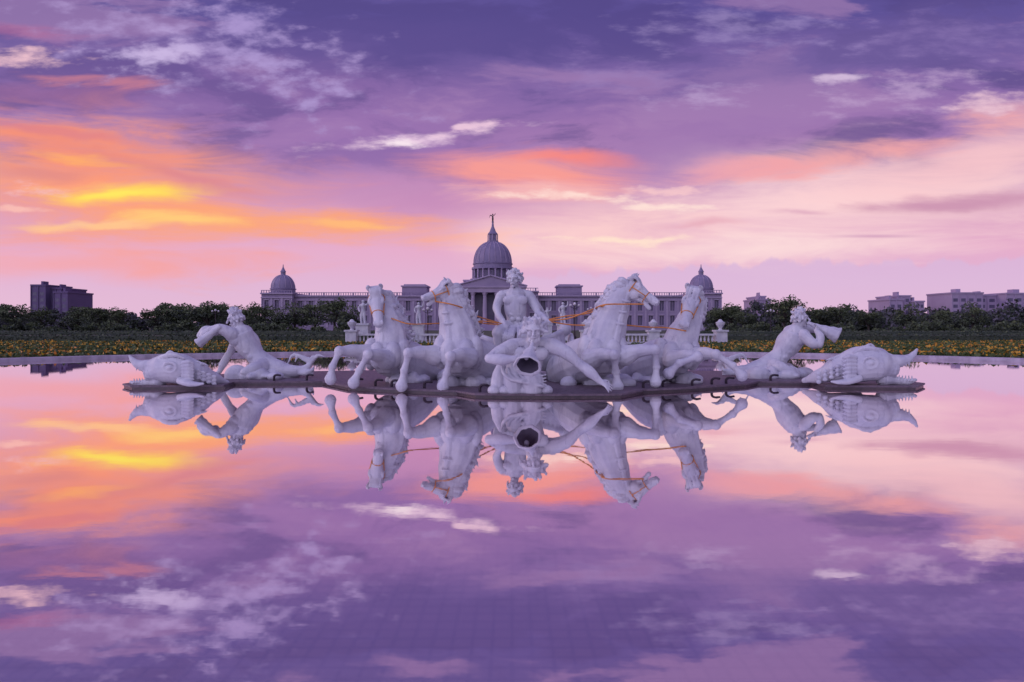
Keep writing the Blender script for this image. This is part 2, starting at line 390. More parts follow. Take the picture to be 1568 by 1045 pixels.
def horse(name,neck,poll,muz,uph,body,legs,maneside,rock,ml=1.0):
    E=empty(name); S=MB()
    pts=[W(*p[:3]) for p in neck]; rad=[p[3] for p in neck]
    S.limb(pts,rad,n=20,seg=8)
    bp=[W(*p[:3]) for p in body]; S.limb(bp,[p[3] for p in body],n=18,seg=8)
    c=W(*neck[0][:3]); ms=Vector(maneside)
    for k in (-1,1):
        S.ball(c+Vector((k*.20,-.38,.03)),(.23,.22,.36),n=16)
        S.ball(c+Vector((k*.42,-.12,.05)),(.22,.30,.44),n=16)
    side=ms.normalized()
    for s_ in (-.45,.5):
        L_=[]
        for p,r in zip(pts,rad):
            dirn=(Vector((0,-1,0))*(1-abs(s_))+side*s_).normalized(); L_.append(p+dirn*r*.80)
        S.limb(L_,[.17,.14,.11,.08,.05],n=8)
    for i in range(3):
        t=.42+i*.15; a=int(t*4); p=pts[a].lerp(pts[min(a+1,4)],t*4-a); r=rad[a]*(1-(t*4-a))+rad[min(a+1,4)]*(t*4-a)
        arc=[p-side*r*math.sin(u)*.95+Vector((0,-1,-.25))*r*math.cos(u)*.95 for u in np.linspace(-.1,1.2,6)]
        S.limb(arc,[.01,.025,.03,.03,.025,.01],n=6,seg=2)
    pl=W(*poll); mz=W(*muz)
    horse_head(S,pl,mz,uph)
    for l in legs:
        q=[W(*p) for p in l]; leg(S,q)
        S.limb([c.lerp(q[0],0.5)+Vector((0,.1,.12)),q[0]],[.28,.27])
    sculpt(S,"body",E,.019,1)
    S=MB()
    allp=pts[::-1]; rr_=rad[::-1]; n=len(allp)
    for i in range(24):
        t=i/23*(n-1.7); a=int(t); fr=t-a
        p=allp[a].lerp(allp[min(a+1,n-1)],fr); r=rr_[a]*(1-fr)+rr_[min(a+1,n-1)]*fr
        for row in (0,1):
            s=p+ms*r*(.88-.25*row)+Vector((0,-.55*r*row,0))+jit(.02)
            l=(0.28+0.26*random.random())*ml; w=Vector((random.uniform(-.06,.06),random.uniform(-.10,.02),random.uniform(-.03,.03))); u=random.uniform(.0,.22)
            S.limb([s-ms*.10+Vector((0,0,.06)),s+ms*l*.35+Vector((0,0,.07))+w,s+ms*l*.65-Vector((0,0,.09))-w,s+ms*l*1.0-Vector((0,0,.18-u))],[.08,.09,.06,.012],n=7,seg=4)
    sculpt(S,"mane",E,0.016,0)
    S=MB()
    f=(mz-pl); L=f.length; f.normalize(); sd=f.cross(uph).normalized(); up=sd.cross(f).normalized()
    for tt,rr in ((.62,.16),(.12,.225)):
        cc=pl+f*L*tt-up*L*.04; ring=[cc+(sd*math.cos(a)*.98+up*math.sin(a)*1.2)*L*rr for a in np.linspace(0,2*math.pi,17)]
        S.limb(ring,[0.014]*17,n=6,seg=2)
    for k in (-1,1):
        S.limb([pl+f*L*.12+sd*k*L*.225,pl+f*L*.62+sd*k*L*.16],[0.013,0.013],n=6,seg=2)
    S.obj("bridle",rope,E,True)
    S=MB()
    for x0,x1,d in rock:
        for i in range(14):
            p=W(random.uniform(x0,x1),500,d+random.uniform(0,.8)); p.z=0.14
            S.ball(p,(random.uniform(.15,.35),random.uniform(.2,.35),random.uniform(.10,.28)))
    sculpt(S,"rock_base",E,0.03,1)
    return E
horse("horse_statue",
 [(594,545,18.2,.52),(598,518,18.25,.43),(593,492,18.3,.34),(584,468,18.35,.26),(578,455,18.35,.20)],
 (576,451,18.2),(580,498,17.7),Vector((0,-.8,.6)),
 [(594,545,18.3,.54),(625,555,19.0,.60),(650,568,19.8,.55)],
 [[(566,543,17.9),(520,538,17.3),(509,562,17.25),(507,575,17.25)],[(592,552,17.7),(564,543,16.9),(550,568,17.0),(544,581,16.95)]],
 (.75,.55,.2),[(585,650,18.2)],.9)
horse("horse_statue",
 [(702,542,17.2,.54),(700,508,17.25,.46),(693,480,17.2,.36),(688,458,17.15,.27),(687,446,17.1,.19)],
 (687,443,17.05),(648,458,16.75),Vector((.15,-.1,1)),
 [(702,542,17.3,.56),(735,556,18.2,.62),(755,568,19.0,.55)],
 [[(668,545,16.95),(626,541,16.4),(619,568,16.45),(616,585,16.45)],[(718,548,16.8),(690,546,16.1),(684,572,16.3),(680,586,16.3)]],
 (.8,.5,.15),[(675,760,17.4)],.85)
horse("horse_statue",
 [(922,542,17.2,.54),(930,508,17.25,.47),(940,478,17.25,.38),(951,453,17.2,.29),(963,439,17.15,.20)],
 (965,437,17.1),(1006,465,16.85),Vector((.3,-.1,1)),
 [(922,542,17.3,.56),(885,556,18.2,.62),(865,568,19.0,.55)],
 [[(905,550,16.8),(940,544,16.15),(943,570,16.4),(945,586,16.4)],[(955,545,16.9),(1003,536,16.6),(1005,562,16.75),(1004,579,16.75)]],
 (-.8,.45,.3),[(865,965,17.4)],.6)
horse("horse_statue",
 [(1034,545,18.2,.52),(1043,518,18.25,.43),(1054,494,18.3,.34),(1062,470,18.35,.26),(1062,456,18.35,.20)],
 (1061,452,18.2),(1047,500,17.7),Vector((-.15,-.8,.6)),
 [(1034,545,18.3,.54),(1000,555,19.0,.60),(975,568,19.8,.55)],
 [[(1060,546,17.9),(1096,543,17.3),(1122,560,17.25),(1132,571,17.25)],[(1030,552,17.7),(1068,546,16.95),(1040,556,16.9),(1028,568,17.0)]],
 (.75,.5,.15),[(975,1060,18.2)],.75)
def conch(E,mouth,bell,r0,r1,name="conch_horn",m=None):
    ax=(bell-mouth); L=ax.length; ax.normalize(); u=ax.orthogonal().normalized(); w=ax.cross(u)
    S=MB(); n=28; prof=[]
    for i in range(14):
        t=i/13; prof.append((t,(r0+(r1-r0)*t**1.5)*(1+.07*math.sin(t*26))))
    prof[-1]=(1.0,r1*1.05); no=len(prof)
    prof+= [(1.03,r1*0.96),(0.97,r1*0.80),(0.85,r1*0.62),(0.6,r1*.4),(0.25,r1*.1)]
    vs=[];fs=[];mi=[]
    for t,r in prof:
        for k in range(n):
            a=2*math.pi*k/n; rr=r*(1+0.04*math.cos(7*a)*(t>0.4))
            vs.append(mouth+ax*L*t+(u*math.cos(a)+w*math.sin(a))*rr)
    for j in range(len(prof)-1):
        for k in range(n):
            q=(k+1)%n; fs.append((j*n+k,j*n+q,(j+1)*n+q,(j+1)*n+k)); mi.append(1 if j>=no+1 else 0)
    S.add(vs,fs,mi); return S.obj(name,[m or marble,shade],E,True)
E=empty("triton_statue"); S=MB()
hc=W(817,506,15.35)
human_head(S,hc,.225,Vector((-.05,-1,-.28)),UP,beard=True,hair=13,wild=1.0)
S.limb([W(817,520,15.5),W(812,535,15.7)],[.15,.20])
S.limb([W(811,540,15.78),W(808,560,15.8),W(800,590,15.85)],[.36,.33,.40],n=18)
for k,px_ in ((-1,786),(1,841)):
    S.ball(W(px_,531,15.65),(.20,.22,.19)); S.ball(W(812+k*15,542,15.48),(.20,.12,.15))
    S.limb([W(816,524,15.6),W(px_,528,15.65)],[.11,.15])
for r_ in range(3):
    for k in (-1,1): S.ball(W(808+k*5,558+r_*9,15.5),(.085,.06,.065))
S.limb([W(783,532,15.6),W(766,540,15.3),W(749,549,15.05)],[.19,.165,.105])
S.ball(W(768,538,15.25),(.17,.13,.13))
S.limb([W(749,549,15.05),W(768,551,14.95),W(789,550,14.9)],[.11,.13,.075])
hand(S,W(786,551,14.9),Vector((1,-.1,.1)),Vector((0,-1,.2)),.26,.6,-1)
S.limb([W(845,530,15.6),W(868,541,15.45),W(885,556,15.4)],[.19,.155,.105])
S.ball(W(864,537,15.45),(.17,.13,.13))
S.limb([W(885,556,15.4),W(902,569,15.35),W(920,585,15.3)],[.11,.13,.07])
hand(S,W(919,584,15.3),Vector((1,-.1,-.62)),Vector((.4,-.6,.6)),.36,.2,-1)
# rocky seat with cloth wound round the hips
random.seed(31)
S.limb([W(770,558,15.7),W(764,578,15.62),W(762,600,15.6)],[.13,.17,.18]); 
S.limb([W(786,566,15.6),W(786,582,15.55),W(788,600,15.55)],[.20,.24,.22])
S.limb([W(812,570,15.6),W(815,584,15.5),W(816,600,15.5)],[.20,.26,.24])
for i in range(5):
    x0=768+i*9
    S.limb([W(x0,560+4*i,15.42),W(x0+8+random.uniform(-3,3),574+3*i,15.33),W(x0+24,583+2*i,15.28),W(836,574+5*i,15.45)],[.03,.045,.04,.02],n=8)
for i in range(8): S.ball(W(760+i*11+random.uniform(-4,4),598,15.5),(.16,.16,random.uniform(.10,.22)))
sculpt(S,"body",E,0.017,1)
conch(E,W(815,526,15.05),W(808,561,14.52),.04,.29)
S=MB()
for i in range(9):
    a=-.9+i*.6; t=i/9; S.ball(W(813-3*t,532+14*t,14.98-.2*t)+Vector((math.cos(a)*.09,0,math.sin(a)*.05)),.045+.03*t)
sculpt(S,"conch_whorl",E,.016,0)
E=empty("apollo_statue"); S=MB(); d=19.6
human_head(S,W(788,428,d-.1),.215,Vector((-.35,-1,-.15)),UP,beard=False,hair=12,wild=.6)
S.limb([W(788,436,d),W(789,448,d)],[.12,.15])
S.limb([W(789,456,d),W(789,472,d-.05),W(791,490,d),W(790,502,d)],[.33,.32,.27,.34],n=18)
for k,px_ in ((-1,768),(1,810)):
    S.ball(W(px_,454,d),(.17,.17,.155)); S.ball(W(789+k*9,460,d-.26),(.19,.10,.14))
    for r_ in range(3): S.ball(W(789+k*5,473+r_*8,d-.28),(.08,.055,.065))
    S.limb([W(789,447,d),W(px_,451,d)],[.10,.12])
S.limb([W(767,455,d),W(761,470,d-.1),W(763,482,d-.3)],[.155,.13,.09])
S.limb([W(763,482,d-.3),W(768,490,d-.6),W(774,497,d-.8)],[.10,.095,.06])
hand(S,W(773,496,d-.8),Vector((.3,-.8,-.5)),Vector((0,-.4,1)),.22,.7)
S.limb([W(811,455,d),W(819,468,d-.1),W(824,480,d-.25)],[.155,.13,.09])
S.limb([W(824,480,d-.25),W(832,486,d-.5),W(838,491,d-.7)],[.10,.095,.06])
hand(S,W(837,490,d-.7),Vector((.6,-.7,-.3)),Vector((0,-.4,1)),.22,.7)
S.limb([W(781,503,d),W(770,505,d-.6),W(762,510,d-1.0)],[.25,.22,.17]); S.limb([W(762,510,d-1.0),W(764,530,d-.9),W(763,552,d-.9)],[.15,.14,.09])
S.limb([W(800,503,d),W(810,506,d-.6),W(816,512,d-.95)],[.25,.22,.17]); S.limb([W(816,512,d-.95),W(814,532,d-.8),W(816,552,d-.8)],[.15,.14,.09])
for i in range(12):
    a=i/11; S.limb([W(764+54*a,500,d-.3-.35*math.sin(a*3.1)),W(759+62*a+random.uniform(-3,3),515,d-.85-.3*math.sin(a*3.1)),W(756+70*a+random.uniform(-4,4),536,d-.85)],[.06,.07,.05],n=8)
for i in range(6):
    S.limb([W(806+i*2,448+i,d+.15),W(820+i*3,470+i*3,d+.25),W(822+i*3,500,d+.25)],[.06,.06,.05],n=8)
sculpt(S,"body",E,0.017,1)
# chariot
E=empty("chariot"); S=MB()
prof=[]
for i in range(25):
    a=math.pi*(i/24); c_=W(790,500,20.0)
    x=c_.x+math.cos(a)*1.35; y=20.2-math.sin(a)*.9
    zt=1.05+.35*abs(math.cos(a))**2
    S.limb([Vector((x,y,.45)),Vector((x*1.0,y-.12,.8)),Vector((x,y,zt))],[.14,.16,.10],n=8,seg=4)
    prof.append(Vector((x,y-.03,zt+.06)))
S.limb(prof,[.09]*25,n=8,seg=2)
S.ball(prof[0]+Vector((.1,0,.05)),.2); S.ball(prof[-1]+Vector((-.1,0,.05)),.2)
sculpt(S,"shell_body",E,.03,1)
for sx in (-1,1):
    S=MB(); cx=W(790,500,20.4).x+sx*1.65
    ring=[Vector((cx,20.5+.62*math.cos(a),.72+.62*math.sin(a))) for a in np.linspace(0,2*math.pi,25)]
    S.limb(ring,[.07]*25,n=8,seg=1)
    for a in np.linspace(0,2*math.pi,9)[:-1]: S.limb([Vector((cx,20.5,.72)),Vector((cx,20.5+.6*math.cos(a),.72+.6*math.sin(a)))],[.05,.04],n=8,seg=2)
    S.ball((cx,20.5,.72),.14); S.obj("wheel",marble,E,True)
S=MB()
for i in range(40):
    p=Vector((random.uniform(-2.4,2.6),random.uniform(19.2,21.5),.16)); S.ball(p,(random.uniform(.25,.5),.4,random.uniform(.15,.42)))
sculpt(S,"rock_base",E,.04,2)

def side_triton(s,cx,d,flip):
    E=empty("triton_statue"); S=MB()
    def w(dx,py,dd=0): return W(cx+s*dx,py,d+dd)
    face=Vector((-s*.9,-.35,-.35 if not flip else -.05))
    human_head(S,w(-2,488),.235,face,UP,beard=not flip,hair=13,wild=.7)
    S.limb([w(0,496),w(4,506)],[.15,.19])
    S.limb([w(6,514,.0),w(13,527,0),w(26,543,0),w(40,558,0)],[.36,.34,.27,.34],n=18)
    S.ball(w(-8,514,-.25),(.21,.22,.20)); S.ball(w(12,508,.35),(.22,.22,.20)); S.ball(w(-4,521,-.25),(.20,.15,.17))
    S.limb([w(14,507,.0),w(24,520,.1),w(34,536,.1)],[.14,.17,.1])
    for r_ in range(3): S.ball(w(6+r_*7,531+r_*8,-.24),(.10,.07,.08))
    if not flip:
        S.limb([w(-8,512,-.3),w(-26,504,-.4),w(-40,505,-.4)],[.20,.155,.11])
        S.limb([w(-40,505,-.4),w(-50,512,-.4),w(-56,521,-.4)],[.12,.12,.07])
        hand(S,w(-54,518,-.4),Vector((-s*.4,0,-1)),Vector((-s,-.3,.3)),.26,.6)
        S.limb([w(-34,508,-.2),w(-48,506,-.3),w(-57,514,-.3)],[.13,.14,.11])
        S.limb([w(8,512,.35),w(-4,528,.3),w(-14,543,.1)],[.19,.155,.10])
        S.limb([w(-14,543,.1),w(-22,557,0),w(-28,570,-.1)],[.11,.115,.07])
        hand(S,w(-28,570,-.1),Vector((-s*.9,-.2,-.3)),UP,.3,.2)
    else:
        S.limb([w(-8,514,-.3),w(-22,526,-.5),w(-32,528,-.55)],[.19,.155,.11])
        S.limb([w(-32,528,-.55),w(-34,516,-.5),w(-28,506,-.4)],[.12,.12,.08])
        hand(S,w(-28,507,-.4),Vector((0,0,1)),Vector((-s,-.2,.1)),.26,.5)
        S.limb([w(10,508,.3),w(-12,504,.4),w(-34,506,.3)],[.19,.14,.09])
        hand(S,w(-34,506,.3),Vector((-s,0,.4)),Vector((0,-.6,.6)),.27,.6)
    S.limb([w(40,558),w(60,565,-.1),w(82,569,-.2),w(102,566,-.2),w(112,556,-.1)],[.34,.28,.2,.13,.07],n=14)
    S.limb([w(42,560,-.1),w(28,565,-.6),w(12,571,-.8)],[.26,.22,.16],n=14)
    for k in range(6):
        S.limb([w(112,556,-.1),w(122-k*7,549-2*abs(k-2),-.1),w(132-k*11,546+2*k,-.15)],[.07,.06,.02],n=8,seg=3)
    for k in range(5):
        S.limb([w(84,570,-.2),w(100+k*3,572-k,-.35),w(116,574-k*3,-.35)],[.08,.07,.02],n=8,seg=3)
    sculpt(S,"body",E,.019,1)
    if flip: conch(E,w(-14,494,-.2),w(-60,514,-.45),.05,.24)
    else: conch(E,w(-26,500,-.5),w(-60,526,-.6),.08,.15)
    S=MB()
    for i in range(26):
        p=w(random.uniform(-10,75),570,random.uniform(-.9,.4)); p.z=.16; S.ball(p,(random.uniform(.15,.4),.3,random.uniform(.1,.34)))
    sculpt(S,"rock_base",E,.03,1)
    return E
side_triton(1,364,20.4,False)
side_triton(-1,1222,20.7,True)

def dolphin(s,snout,d,k,y0):
    E=empty("dolphin_statue"); S=MB()
    def w(dx,dy,dd=0): return W(snout+s*dx*k,y0+dy*k,d+dd)
    S.limb([w(42,-6),w(60,-12),w(84,-12),w(112,-5,.1),w(138,4,.3),w(162,11,.6)],[.27,.41*k,.43*k,.33*k,.19,.07],n=20)
    S.limb([w(50,-15),w(32,-16),w(17,-19),w(8,-25),w(2,-33)],[.28,.18,.12,.08,.035],n=12)
    S.limb([w(50,8),w(32,11),w(16,13),w(4,10)],[.20,.11,.085,.045],n=12)
    for i in range(6):
        for dd in (-.08,.08):
            S.limb([w(9+i*4.5,11-.2*i,dd),w(9+i*4.5,4-.2*i,dd)],[.032,.012],n=6,seg=2)
            S.limb([w(13+i*4.5,-17+.9*i,dd),w(13+i*4.5,-9+.5*i,dd)],[.032,.012],n=6,seg=2)
    for dd in (-1,1):
        e=w(68,-14,dd*.40*k)
        ring=[e+Vector((math.cos(a)*.18*k,0,math.sin(a)*.14*k)) for a in np.linspace(0,2*math.pi,13)]
        S.limb(ring,[.036]*13,n=6,seg=1); S.ball(e+Vector((0,dd*.02,0)),(.085*k,.05,.06*k))
        S.limb([w(46,-24,dd*.14),w(58,-32,dd*.24),w(76,-35,dd*.26),w(92,-29,dd*.24)],[.03,.07,.06,.02],n=8,seg=4)
        # gill frill : overlapping ribs
        for i in range(6):
            S.limb([w(90,-22+i*5.2,dd*.34*k),w(99,-23+i*5.6,dd*.39*k),w(106,-21+i*5.4,dd*.37*k)],[.055,.06,.035],n=8,seg=3)
        # pectoral fin : one webbed blade lying on the plinth
        for i in range(4):
            S.limb([w(84+i*2,8,dd*.34),w(98+i*3,13,dd*.5),w(114+i*3,15-i*.8,dd*.6)],[.09,.07,.03],n=8,seg=3)
        for i in range(4):
            for j in range(3): S.ball(w(114+i*9,-9+i*3.4+j*6,dd*(.30-.045*i)*k+.12),(.075,.045,.055),n=8)
    for i in range(7):
        S.limb([w(62+i*9,-34+i*3.0),w(68+i*9,-40+i*3.3),w(78+i*9,-37+i*3.3)],[.05,.045,.012],n=6,seg=3)
    sculpt(S,"body",E,.017,1)
    return E
dolphin(1,197,17.75,.93,576)
dolphin(-1,1406,17.75,1.08,571)

def rein(E,pts):
    S=MB(); S.limb([W(*p) for p in pts],[.018]*len(pts),n=6,seg=6); S.obj("rein",rope,E,True)
E=empty("gilded_reins")
rein(E,[(600,488,18.0),(625,496,17.9),(655,496,18.2),(700,494,18.6),(740,492,18.9),(772,497,18.9)])
rein(E,[(668,462,16.8),(690,466,16.7),(712,473,17.1),(730,484,18.0),(772,497,18.9)])
rein(E,[(712,473,17.1),(716,482,17.4),(735,494,18.2),(772,498,18.9)])
rein(E,[(838,491,18.9),(870,488,18.3),(905,475,17.6),(925,467,16.8),(955,466,16.75),(985,466,16.75)])
rein(E,[(838,492,18.9),(880,498,18.4),(940,497,17.6),(990,501,17.6),(1020,502,17.7),(1050,507,17.6)])
rein(E,[(838,490,18.9),(868,484,18.6),(900,480,18.3),(925,468,16.8)])

# ---------------------------------------------------------------- platform
def ground_pt(px,d): return ((px-784)/F*d,d)
front=[(190,18.0),(202,17.4),(345,17.6),(360,18.6),(495,18.9),(535,17.3),(600,16.7),(660,16.3),(700,16.1),(728,15.4),(850,15.25),(950,15.35),(985,16.4),(1050,16.9),(1140,18.0),(1160,18.8),(1240,18.6),(1262,17.5),(1402,17.3),(1414,18.2)]
rear=[(1330,20.6),(1200,22.6),(950,24),(650,24),(400,22.6),(270,20.6)]
poly=[ground_pt(*p) for p in front+rear]
def prism(S,poly,z0,z1,grow=0,mi=0):
    c=Vector((sum(p[0] for p in poly)/len(poly),sum(p[1] for p in poly)/len(poly)))
    q=[]
    for p in poly:
        v=Vector(p)-c; q.append(Vector(p)+v.normalized()*grow)
    n=len(q); S.add([(p.x,p.y,z0) for p in q]+[(p.x,p.y,z1) for p in q],
        [tuple(range(n))[::-1],tuple(range(n,2*n))]+[(i,(i+1)%n,n+(i+1)%n,n+i) for i in range(n)],mi)
E=empty("fountain_platform")
S=MB(); prism(S,poly,-.3,.045); S.obj("base_slab",darkstone,E)
S=MB(); prism(S,poly,.047,.09,.04); S.obj("brick_coping",brick,E)
E=empty("fountain_nozzles"); S=MB()
for px_,d in ((545,17.6),(575,17.3),(600,17.1),(650,16.7),(735,15.8),(985,16.8),(1015,17.1),(1060,17.4),(1090,17.8),(1112,18.0),(420,19.0),(470,19.1),(1180,19)):
    x,y=ground_pt(px_,d)
    S.limb([Vector((x,y,.08)),Vector((x,y,.20)),Vector((x+.07,y-.03,.25)),Vector((x+.18,y-.05,.24))],[.035,.035,.03,.03],n=8,seg=3)
S.obj("pipes",bronze,E,True)

# ---------------------------------------------------------------- pool, ground
PC=(0,20.0); PA=26.9; PB=20.5
def ell(k,n=160,z=0.0,add=0): return [(PC[0]+(PA+add)*k*math.cos(2*math.pi*i/n),PC[1]+(PB+add)*k*math.sin(2*math.pi*i/n),z) for i in range(n)]
S=MB(); S.add(ell(1,add=.05),[tuple(range(160))]); S.obj("pool_water",wm)
def ringmesh(S,rings,n=160,mi=0):
    b=[]
    for r in rings: b+=r
    S.add(b,[(j*n+i,j*n+(i+1)%n,(j+1)*n+(i+1)%n,(j+1)*n+i) for j in range(len(rings)-1) for i in range(n)],mi)
S=MB(); ringmesh(S,[ell(1,z=-.3),ell(1,z=.13),ell(1,z=.16,add=.03),ell(1,z=.16,add=.5),ell(1,z=.13,add=.55),ell(1,z=.02,add=.55)])
S.obj("pool_curb",curbm)
S=MB(); ringmesh(S,[ell(1,z=.1,add=.45),ell(1,z=.1,add=30),ell(1,z=.1,add=200),ell(1,z=.1,add=6000)])
S.obj("ground",grass)

# ---------------------------------------------------------------- vegetation
def quads(centers,size,name,mats,mi):
    n=len(centers); c=np.asarray(centers,float)
    a=rng.normal(size=(n,3)); a/=np.linalg.norm(a,axis=1)[:,None]
    b=rng.normal(size=(n,3)); b-=a*(a*b).sum(1)[:,None]; b/=np.linalg.norm(b,axis=1)[:,None]
    s=(size*rng.uniform(.6,1.3,n))[:,None]
    v=np.stack([c-a*s-b*s*.5,c+a*s*.3-b*s*.6,c+a*s+b*s*.4,c-a*s*.2+b*s*.6],1).reshape(-1,3)
    me=bpy.data.meshes.new(name)
    me.from_pydata(v.tolist(),[],np.arange(4*n).reshape(n,4).tolist())
    for m in mats: me.materials.append(m)
    me.polygons.foreach_set('material_index',np.asarray(mi,dtype=np.int32))
    me.update(); return me
def bed(name,xlo,xhi):
    n=60000
    x=rng.uniform(xlo,xhi,n); y=rng.uniform(26,64,n)
    e=((x-PC[0])/(PA+1.3))**2+((y-PC[1])/(PB+1.3))**2
    k=e>1; x=x[k];y=y[k]
    z=.10+rng.uniform(0,.18,len(x))+.03*np.sin(x*.7+y*.4)
    rr=np.sqrt((x/PA)**2+((y-20)/PB)**2)
    row=np.sin(rr*17+.5*np.sin(x*.35))
    r=rng.random(len(x)); fl=(z>.17)&(r<.10+.36*np.clip(row,0,1)+.08*np.sin(x*.9)*np.sin(y*.7))
    mi=np.where(fl,np.where(rng.random(len(x))<.62+.25*np.sin(x*.25+y*.3),1,2),0)
    me=quads(np.stack([x,y,z],1),.11,name,[grn,yel,ora],mi)
    link(bpy.data.objects.new(name,me))
bed("flower_bed",-60,-6.0); bed("flower_bed",10,62)
def hedge(name,x0,x1,y0,y1,h,dens=70):
    E=empty(name)
    S=MB(); S.box(x0,x1,y0,y1,.1,h-.06); S.obj("core",leafd,E)
    n=int((x1-x0)*dens); x=rng.uniform(x0,x1,n); y=np.where(rng.random(n)<.5,y0,rng.uniform(y0,y1,n)); z=np.where(y==y0,rng.uniform(.1,h,n),h)+rng.normal(0,.03,n)
    me=quads(np.stack([x,y,z],1),.12,"leaves",[leafd,leafl],(rng.random(n)<.18).astype(int)); link(bpy.data.objects.new("leaves",me),E)
hedge("clipped_hedge",-75,-13.5,64,69,.78); hedge("clipped_hedge",19,75,64,69,.80)
hedge("clipped_hedge",-75,-16,82,86,1.0,50); hedge("clipped_hedge",22,75,82,86,1.0,50)
def tree_mesh(i,h,mats,nl=2000,leaf=.16,wide=.5):
    S=MB(); random.seed(100+i)
    S.limb([Vector((0,0,-.1)),Vector((.05,0,h*.25)),Vector((0,.05,h*.45)),Vector((.1,0,h*.8))],[h*.035,h*.028,h*.02,h*.006],n=8,seg=3)
    cl=[]
    for k in range(15):
        a=k*2.4+random.random(); r=h*wide*.62*math.sqrt(random.random())*1.05; zz=h*random.uniform(.36,.9)
        r*=1.0-.6*max(0,(zz/h-.65))/.35
        c=Vector((math.cos(a)*r,math.sin(a)*r,zz)); cl.append((c,h*random.uniform(.10,.18)))
        S.limb([Vector((0,0,h*.28)),c*.5+Vector((0,0,h*.22)),c],[h*.014,h*.01,h*.004],n=6,seg=2)
    pts=[];mi=[]
    for c,r in cl:
        m=nl//len(cl); v=rng.normal(size=(m,3)); v/=np.linalg.norm(v,axis=1)[:,None]; v*=(r*rng.uniform(.45,1.15,m))[:,None]; v[:,2]*=.8
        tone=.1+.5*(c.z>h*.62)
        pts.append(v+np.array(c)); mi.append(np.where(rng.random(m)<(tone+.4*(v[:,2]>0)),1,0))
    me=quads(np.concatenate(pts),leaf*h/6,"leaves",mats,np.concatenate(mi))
    t=S.obj("tmp",bark); tm=t.data; bpy.data.objects.remove(t)
    return tm,me
variants=[tree_mesh(i,6,[leafd,leafl]) for i in range(4)]
def tree(px_,d,h,w=1.0):
    E=empty("tree"); E.location=((px_-784)/F*d,d,.1)
    tm,me=random.choice(variants)
    for n_,m_ in (("trunk",tm),("crown",me)):
        link(bpy.data.objects.new(n_,m_),E)
    E.scale=(h/6*w,h/6*w,h/6); E.rotation_euler=(0,0,random.uniform(0,6))
random.seed(21)
for px_,py_ in ((398,468),(425,474),(452,466),(482,464),(512,460),(536,470),(375,474),(350,468),(318,460),(292,464),(266,462),(236,474),(180,474),(150,470),(120,468),(20,464),(60,474),
               (1098,474),(1120,468),(1142,476),(1200,458),(1228,466),(1258,472),(1285,464),(1330,474),(1390,468),(1440,474),(1490,466)):
    d=random.uniform(118,140); tree(px_,d,(1.6+(500-py_)/F*d)*1.04,1.25)
def treemass(name,x0,x1,d0,d1,hfun,n,mats,leaf):
    pts=[];mi=[]
    for k in range(n):
        d=random.uniform(d0,d1); px_=random.uniform(x0,x1); X_=(px_-784)/F*d; h=hfun(px_,d)*random.choice((.7,.85,.95,1.05))*random.uniform(.93,1.05)
        for j in range(6):
            r=h*random.uniform(.14,.24); c=np.array([X_+random.uniform(-.35,.35)*h,d+random.uniform(-.3,.3)*h,h*random.uniform(.15,.82)])
            m=55; v=rng.normal(size=(m,3)); v/=np.linalg.norm(v,axis=1)[:,None]; v*=(r*rng.uniform(.5,1.1,m))[:,None]
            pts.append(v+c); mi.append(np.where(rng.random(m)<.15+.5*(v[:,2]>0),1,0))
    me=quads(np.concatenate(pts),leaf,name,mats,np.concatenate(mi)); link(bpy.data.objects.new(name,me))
def hl(px_,d):
    y=476+6*math.sin(px_*.035)+4*math.sin(px_*.11+1); return 1.6+(500-y)/F*d
def hr(px_,d):
    y=472+5*math.sin(px_*.03+2)+4*math.sin(px_*.13); return 1.6+(500-y)/F*d
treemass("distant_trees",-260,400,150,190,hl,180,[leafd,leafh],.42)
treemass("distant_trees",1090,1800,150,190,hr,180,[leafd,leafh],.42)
treemass("distant_shrubs",-100,540,95,112,lambda p,d:2.0+.6*math.sin(p*.05),150,[leafd,leafl],.2)
treemass("distant_shrubs",1085,1700,95,112,lambda p,d:2.0+.6*math.sin(p*.05),150,[leafd,leafl],.2)

# ---------------------------------------------------------------- museum
E=empty("domed_museum"); CX=-7.5; Y0=250.0
walls=MB(); trim=MB(); win=MB(); dome=MB()
def facade(x0,x1,yf,depth,h,bay,rows):
    n=max(1,round((x1-x0)/bay)); b=(x1-x0)/n; ww=b*.40
    win.box(x0+.1,x1-.1,yf+.6,yf+.7,.5,h-1)
    walls.box(x0,x1,yf+.75,yf+depth,0,h-.02)
    for i in range(n+1):
        xc=x0+i*b; a=max(x0,xc-(b-ww)/2); c=min(x1,xc+(b-ww)/2); walls.box(a,c,yf,yf+.74,0,h-.02)
        trim.box(max(x0,xc-.35),min(x1,xc+.35),yf-.25,yf-.003,1.2,h-1.6)
    zs=[0]+[z for r in rows for z in r]+[h-.02]
    for j in range(0,len(zs),2):
        for i in range(n):
            xa=x0+i*b+(b-ww)/2; walls.box(xa+.003,xa+ww-.003,yf+.03,yf+.59,zs[j],zs[j+1])
    for r in rows:
        for i in range(n):
            xa=x0+i*b+(b-ww)/2; trim.box(xa-.2,xa+ww+.2,yf-.12,yf-.004,r[1]+.05,r[1]+.4); trim.box(xa-.2,xa+ww+.2,yf-.12,yf-.004,r[0]-.3,r[0]-.05)
            trim.box(xa+ww/2-.06,xa+ww/2+.06,yf+.45,yf+.58,r[0],r[1])
    trim.box(x0-.3,x1+.3,yf-.6,yf+depth+.2,h,h+.5)
    trim.box(x0-.15,x1+.15,yf-.32,yf-.02,h-1.5,h-1.1)
